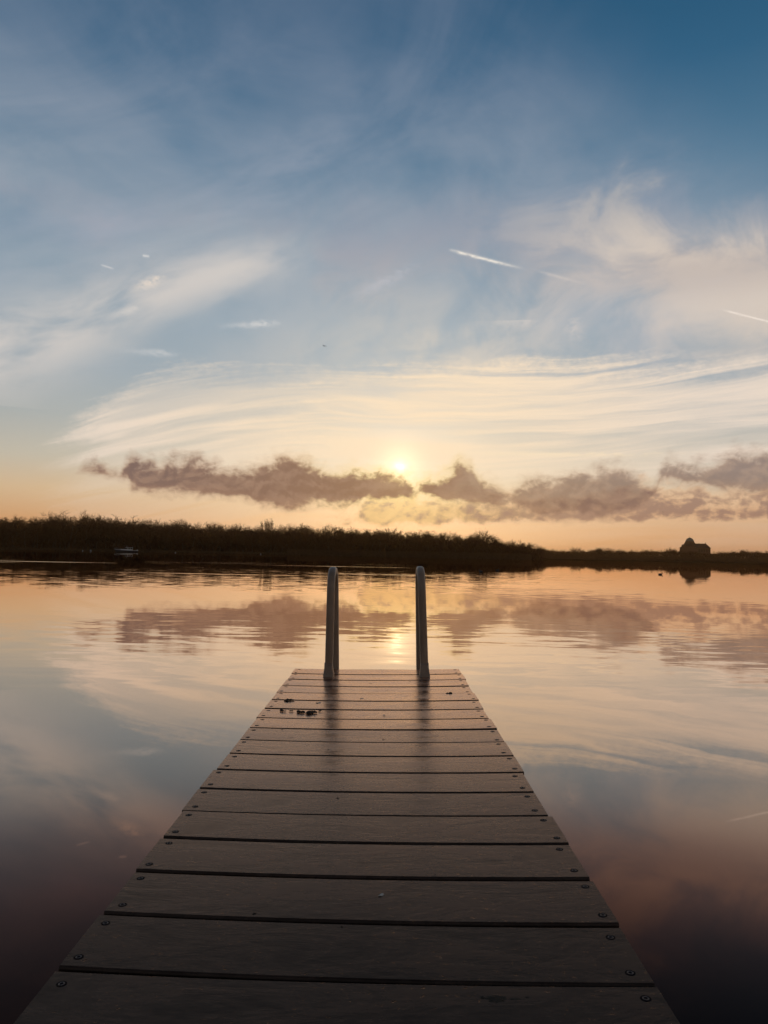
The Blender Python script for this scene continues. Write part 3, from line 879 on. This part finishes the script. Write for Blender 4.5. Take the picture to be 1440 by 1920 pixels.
def stain(i, s, label):
    """a thin dried smear with a ragged outline"""
    bm = bmesh.new()
    n = 40
    for (ox, oy, rx, ry, sd) in ((0, 0, .017, .010, 1), (.026, -.001, .014, .004, 2), (.044, .003, .007, .0025, 3), (-.021, .004, .004, .003, 4)):
        ctr = bm.verts.new((ox, oy, .0016 if sd == 1 else .001))
        ring = [bm.verts.new((ox + rx * math.cos(6.2832 * k / n) * (1 + .45 * mnoise.noise(Vector((math.cos(6.2832 * k / n) * 2, math.sin(6.2832 * k / n) * 2, sd)))),
                              oy + ry * math.sin(6.2832 * k / n) * (1 + .6 * mnoise.noise(Vector((math.cos(6.2832 * k / n) * 3, math.sin(6.2832 * k / n) * 3, sd + 5)))), -.0008)) for k in range(n)]
        for k in range(n): bm.faces.new((ctr, ring[k], ring[(k + 1) % n]))
    o = link('mud_stain', mesh_of(bm, True), None, MAT['mud'])
    o.matrix_world = Matrix.Translation(dkw(i, s, .0012)) @ dock.matrix_world.to_3x3().to_4x4()
    tag(o, label, 'dirt')
stain(17.22, .476, 'dark dried dirt smear on the nearest board')
def petal(i, s, size, rot, label, mat='petal'):
    bm = bmesh.new()
    n = 10
    top = [bm.verts.new((size * math.cos(6.2832 * k / n), .45 * size * math.sin(6.2832 * k / n) * (1 + .3 * math.cos(6.2832 * k / n)), .0012 + .0012 * math.sin(6.2832 * k / n * 2))) for k in range(n)]
    bot = [bm.verts.new(v.co - Vector((0, 0, .0009))) for v in top]
    bm.faces.new(top); bm.faces.new(bot[::-1])
    for k in range(n): bm.faces.new((top[k], bot[k], bot[(k + 1) % n], top[(k + 1) % n]))
    o = link('fallen_petal', mesh_of(bm), None, MAT[mat])
    o.matrix_world = Matrix.Translation(dkw(i, s, .0008)) @ dock.matrix_world.to_3x3().to_4x4() @ Matrix.Rotation(rot, 4, 'Z')
    tag(o, label, 'petal', 'petals on the jetty')
petal(5.27, -.529, .011, .1, 'pale petal beside the shadow of the left handrail')
petal(4.71, -.123, .009, .4, 'pale petal in the middle of the far boards')
petal(6.62, .10, .008, 1.2, 'pale petal in the sheen between the two handrail shadows')
petal(15.42, .10, .007, .7, 'pale petal lying at a board edge near the middle of the jetty')
specks = ((3.1, .02), (2.5, -.05), (4.6, -.45), (3.55, .12), (8.1, -.72), (8.7, -.62), (8.75, .10), (9.6, -.30), (7.75, -.12), (11.0, -.02), (12.3, -.16), (13.7, -.35), (14.9, .33), (16.1, -.05), (15.9, -.4), (11.6, .58), (2.2, .38))
for k, (i, s) in enumerate(specks):
    clump('dirt_speck', i, s, (.0055, .004), 40 + k, 'tiny dark dirt speck lying on the jetty boards', 'dirt', group='dirt specks on the jetty')

# ================================================================== church on the right horizon
def build_church():
    D = 850.0
    p = at_dist(1302, 1046, D)
    az = math.degrees(math.atan2(p.x, p.y))
    u = D / F                                     # metres per photo pixel there
    root = empty('domed_church', (p.x, p.y, 0), -R(az), 'dark domed church silhouetted on the right horizon', 'church')
    hz = 1051.3
    X = lambda px: (px - 1302) * u * math.cos(R(az)) ** -1 * .93
    Z = lambda py: CAMZ + (hz - py) * u
    def blk(name, x0, x1, y0, y1, z0, z1, mat, parent=root):
        bm = bmesh.new()
        box(bm, Vector(((x0 + x1) / 2, (y0 + y1) / 2, (z0 + z1) / 2)), (x1 - x0, y1 - y0, z1 - z0))
        return link(name, mesh_of(bm), parent, MAT[mat])
    def gable(name, x0, x1, y0, y1, z0, z1, hip0=0, hip1=0, parent=root):
        ym = (y0 + y1) / 2
        V = [(x0, y0, z0), (x1, y0, z0), (x1, y1, z0), (x0, y1, z0), (x0 + hip0, ym, z1), (x1 - hip1, ym, z1)]
        return link(name, pydata(V, [(0, 1, 5, 4), (2, 3, 4, 5), (1, 2, 5), (3, 0, 4), (3, 2, 1, 0)]), parent, MAT['slate'])
    def drum(name, cx, cy, r, z0, z1, mat, n=8, parent=root, top=None):
        bm = bmesh.new()
        tube(bm, [(cx, cy, z0), (cx, cy, z1)], [r, top or r], n)
        return link(name, mesh_of(bm), parent, MAT[mat])
    # nave running right, hipped end
    nx0, nx1 = X(1300), X(1327.3)
    nave = blk('nave_wall', nx0, nx1, -6.5, 6.5, 0, Z(1029.5), 'brick')
    gable('nave_roof', nx0, nx1 + .3, -7, 7, Z(1029.3), Z(1021.6), 0, X(1327) - X(1319.5))
    bm = bmesh.new(); tube(bm, [(X(1319.6), 0, Z(1021.8)), (X(1319.6), 0, Z(1019.8))], [.35, .2], 6); link('roof_finial', mesh_of(bm), root, MAT['slate'])
    blk('aisle_wall', nx0 + 2, nx1 - 1.5, -10, -6.48, 0, Z(1037), 'brick'); blk('aisle_wall', nx0 + 2, nx1 - 1.5, 6.48, 10, 0, Z(1037), 'brick')
    # crossing, drum and dome
    blk('crossing_wall', X(1284.4), X(1304.6), -6.0, 6.0, 0, Z(1025.6), 'brick')
    bm = bmesh.new()
    q0, q1, xm = X(1284.0), X(1305.0), X(1294.7)
    V0 = [bm.verts.new(v) for v in ((q0, -6.3, Z(1025.7)), (q1, -6.3, Z(1025.7)), (q1, 6.3, Z(1025.7)), (q0, 6.3, Z(1025.7)))]
    V1 = [bm.verts.new((xm + sx_ * 4.6, sy_ * 4.6, Z(1019.6))) for sx_, sy_ in ((-1, -1), (1, -1), (1, 1), (-1, 1))]
    for k in range(4): bm.faces.new((V0[k], V0[(k + 1) % 4], V1[(k + 1) % 4], V1[k]))
    bm.faces.new(V1)
    link('crossing_roof', mesh_of(bm), root, MAT['slate'])
    cx = X(1294.7)
    drum('dome_drum', cx, 0, (X(1302.4) - X(1287)) / 2, Z(1021), Z(1018.0), 'brick', 8)
    r = (X(1301.5) - X(1288)) / 2
    rings = []
    bm = bmesh.new()
    for k in range(8):
        a = R(90 * k / 8)
        rings.append([bm.verts.new((cx + r * math.cos(a) * math.cos(6.2832 * q / 16), r * math.cos(a) * math.sin(6.2832 * q / 16), Z(1018.0) + (Z(1011.8) - Z(1018.0)) * math.sin(a) ** 1.15)) for q in range(16)])
    for a_, b_ in zip(rings, rings[1:]):
        for q in range(16): bm.faces.new((a_[q], a_[(q + 1) % 16], b_[(q + 1) % 16], b_[q]))
    bm.faces.new(rings[-1])
    dome = link('dome', mesh_of(bm, True), root, MAT['copper'])
    drum('lantern', cx, 0, .7, Z(1013), Z(1011.2), 'copper', 8, dome, .35)
    bm = bmesh.new(); tube(bm, [(cx, 0, Z(1011.4)), (cx, 0, Z(1008.6))], [.14, .06], 6); link('spire_cross', mesh_of(bm), dome, MAT['slate'])
    for k in range(8):
        a = R(45 * k + 22.5)
        o = blk('drum_window', -.5, .5, -.1, .1, 0, 1.2, 'glass')
        rr = (X(1302.4) - X(1287)) / 2 * .93
        o.location = (cx + rr * math.cos(a), rr * math.sin(a), Z(1020.6)); o.rotation_euler = (0, 0, a - math.pi / 2)
    # stepped chapels on the left
    blk('chapel_wall', X(1281.8), X(1286), -4.6, 4.6, 0, Z(1025.6), 'brick'); gable('chapel_roof', X(1281.6), X(1286), -4.8, 4.8, Z(1025.7), Z(1023.4), .6, 0)
    blk('apse_wall', X(1278.6), X(1282), -4, 4, 0, Z(1029.2), 'brick'); gable('apse_roof', X(1278.4), X(1282), -4.2, 4.2, Z(1029.3), Z(1026.6), 2.2, 0)
    for k in range(5):
        x = nx0 + 6 + k * 2.4
        if x < nx1 - 1: blk('nave_window', x - .5, x + .5, -6.58, -6.40, Z(1036.5), Z(1031.5), 'glass', nave)
build_church()

# ================================================================== moored motor boat on the left
def build_boat():
    L = 9.4
    p = at_dist(237, 1034, 334)
    az = math.degrees(math.atan2(p.x, p.y))
    root = empty('motor_boat', (p.x, p.y, 0), math.pi - R(az) + .06, 'small white cabin cruiser moored against the dark left shore', 'boat')
    bm = bmesh.new()                              # hull, bow along +x
    st = [(-.50, .86, .62), (-.30, 1.0, .62), (0, 1.0, .68), (.25, .82, .80), (.40, .48, .95), (.50, .03, 1.12)]
    rings = []
    for t, w, sh in st:
        x = t * L; hb = 1.45 * w
        rings.append([bm.verts.new(v) for v in ((x, -hb, sh), (x - (.3 if t > .3 else 0), -hb * .86, .12), (x - (.8 if t > .3 else 0), -hb * .3, -.3), (x - (.8 if t > .3 else 0), hb * .3, -.3), (x - (.3 if t > .3 else 0), hb * .86, .12), (x, hb, sh))])
    for a, b in zip(rings, rings[1:]):
        for k in range(6): bm.faces.new((a[k], a[(k + 1) % 6], b[(k + 1) % 6], b[k]))
    bm.faces.new(rings[0]); bm.faces.new(rings[-1][::-1])
    bmesh.ops.recalc_face_normals(bm, faces=bm.faces)
    link('hull', mesh_of(bm), root, MAT['hull_dark'])
    def house(name, x0, x1, w, z0, z1, rake0, rake1, mat, parent=root):
        V = [(x0, -w, z0), (x1, -w, z0), (x1, w, z0), (x0, w, z0), (x0 + rake0, -w * .88, z1), (x1 - rake1, -w * .88, z1), (x1 - rake1, w * .88, z1), (x0 + rake0, w * .88, z1)]
        return link(name, pydata(V, [(0, 1, 5, 4), (1, 2, 6, 5), (2, 3, 7, 6), (3, 0, 4, 7), (4, 5, 6, 7), (3, 2, 1, 0)]), parent, MAT[mat])
    house('foredeck_trunk', .6, 3.0, .95, .70, 1.15, 0, 1.1, 'gelcoat')
    cab = house('cabin', -2.4, 1.5, 1.15, .66, 1.12, 0, .1, 'gelcoat')
    house('windscreen', -.1, 1.45, 1.10, 1.12, 1.82, 0, 1.0, 'glass', cab)
    roof = house('cabin_roof', -2.55, .55, 1.12, 1.80, 1.90, .1, .2, 'gelcoat')
    for x in (-2.35, -1.45, -.55):
        for s in (-1, 1):
            bm = bmesh.new(); box(bm, Vector((x, s * 1.03, 1.46)), (.10, .06, .72)); link('window_post', mesh_of(bm), cab, MAT['gelcoat'])
    for x in (-1.9, -1.0):
        for s in (-1, 1):
            bm = bmesh.new(); box(bm, Vector((x, s * 1.01, 1.46)), (.78, .03, .56)); link('side_window', mesh_of(bm), cab, MAT['glass'])
    bm = bmesh.new()
    tube(bm, [(.1, 0, 1.9), (-.15, 0, 2.35), (-.5, 0, 2.42)], [.05, .04, .03], 6)
    link('mast', mesh_of(bm), roof, MAT['gelcoat'])
    bm = bmesh.new()
    for s in (-1, 1):
        tube(bm, [(2.2, s * .95, .85), (2.4, s * .9, 1.35), (4.4, s * .25, 1.62), (4.7, 0, 1.66)], .02, 5)
    link('bow_rail', mesh_of(bm), root, MAT['steel'])
    bm = bmesh.new(); box(bm, Vector((-4.35, 0, .80)), (.5, 2.0, .34)); link('stern_seat', mesh_of(bm), root, MAT['gelcoat'])
    bm = bmesh.new()
    for s in (-1, 1):
        tube(bm, [(t * L, s * 1.46 * w, sh) for t, w, sh in st], .07, 6)
    link('gunwale', mesh_of(bm), root, MAT['gelcoat'])
build_boat()

# ------------------------------------------------------------------ mooring buoys by the left shore
def buoy(px, py, r, label):
    D = F * CAMZ / max(2.0, py - (1039.7 + .0198 * (px - 727)))
    D = min(D, 335)
    p = at_dist(px, py, D)
    root = empty('mooring_buoy', (p.x, p.y, 0), 0, label, 'buoy', 'buoys off the left shore')
    bm = bmesh.new(); bmesh.ops.create_uvsphere(bm, u_segments=14, v_segments=9, radius=r)
    for v in bm.verts: v.co.z = v.co.z * 1.15 + r * .45
    link('ball', mesh_of(bm, True), root, MAT['buoy'])
    bm = bmesh.new(); tube(bm, [(0, 0, r * 1.4), (0, 0, r * 1.9)], [r * .22, r * .16], 8); link('eye_stem', mesh_of(bm), root, MAT['steel'])
buoy(155, 1032, .28, 'pale mooring buoy left of the boat, the farther one')
buoy(170, 1032, .36, 'pale mooring buoy left of the boat, the nearer one')
buoy(329, 1034.5, .28, 'pale mooring buoy in the dark right of the boat')
buoy(489, 1037, .28, 'pale mooring buoy by the shore below the twin slim trees')

# ------------------------------------------------------------------ water birds and flying birds
def duck(px, py, heading, L, label):
    hz = 1039.7 + .0198 * (px - 727)
    D = F * CAMZ / (py - hz)
    p = at_dist(px, py, D)
    root = empty('swimming_duck', (p.x, p.y, 0), heading, label, 'duck', 'ducks on the far water')
    bm = bmesh.new()
    pts = [(-.52, .16), (-.42, .13), (-.2, .10), (.1, .09), (.32, .12), (.40, .20), (.42, .30), (.46, .36), (.56, .36), (.68, .33)]
    rad = [.02, .08, .17, .19, .14, .085, .07, .085, .06, .015]
    tube(bm, [(x * L, 0, z * L) for x, z in pts], [r * L for r in rad], 10)
    link('body', mesh_of(bm, True), root, MAT['feather_dark'])
duck(902, 1072.5, 2.0, .42, 'dark duck on the far water right of the handrails, the left one of two')
duck(932, 1070, .8, .40, 'dark duck on the far water right of the handrails, the right one of two')
duck(1238, 1075.5, .2, .34, 'lone small dark water bird in the reflection left below the church')
def flyer(px, py, D, span, roll, label):
    p = at_dist(px, py, D)
    root = empty('flying_bird', p, .5, label, 'bird', 'birds in the sky')
    bm = bmesh.new()
    tube(bm, [(0, -.42 * span, 0), (0, -.2 * span, .01), (0, .1 * span, 0), (0, .26 * span, .02), (0, .34 * span, .015)], [.008 * span, .05 * span, .07 * span, .045 * span, .005 * span], 8)
    link('body', mesh_of(bm, True), root, MAT['feather_dark'])
    for s in (-1, 1):
        V = []
        for x, y0, y1, z in ((0, -.13, .12, .02), (.22, -.10, .14, .12), (.38, -.10, .06, .10), (.5, -.12, -.06, .05)):
            V += [(s * x * span, y0 * span, z * span), (s * x * span, y1 * span, z * span + .012 * span)]
        n = len(V)
        V += [(a, b, c - .012 * span) for a, b, c in V]
        Fc = []
        for k in range(3):
            a = 2 * k
            Fc += [(a, a + 1, a + 3, a + 2), (n + a, n + a + 2, n + a + 3, n + a + 1), (a, a + 2, n + a + 2, n + a), (a + 1, n + a + 1, n + a + 3, a + 3)]
        Fc += [(n - 2, n - 1, 2 * n - 1, 2 * n - 2)]
        o = link('wing', pydata(V, Fc, False), root, MAT['feather_dark'])
        o.rotation_euler = (0, roll, 0)
flyer(608, 649, 95, .62, .15, 'small dark bird flying high above the cream cirrus')
flyer(1243, 960, 160, .42, -.1, 'tiny dark bird in front of the low clouds at right')

# ------------------------------------------------------------------ thin evening haze over the water
def build_haze():
    m = bpy.data.materials.new('haze')
    m.use_nodes = True
    nt = m.node_tree
    nt.nodes.remove(nt.nodes['Principled BSDF'])
    v = nt.nodes.new('ShaderNodeVolumePrincipled')
    v.inputs['Color'].default_value = (.99, .68, .34, 1)
    v.inputs['Density'].default_value = .00020
    v.inputs['Anisotropy'].default_value = .95
    nt.links.new(v.outputs[0], nt.nodes['Material Output'].inputs['Volume'])
    bm = bmesh.new()
    box(bm, Vector((0, 0, 19)), (12600, 12600, 42))
    tag(link('haze', mesh_of(bm), None, m), 'thin warm evening haze over the lake', kind='stuff')
build_haze()
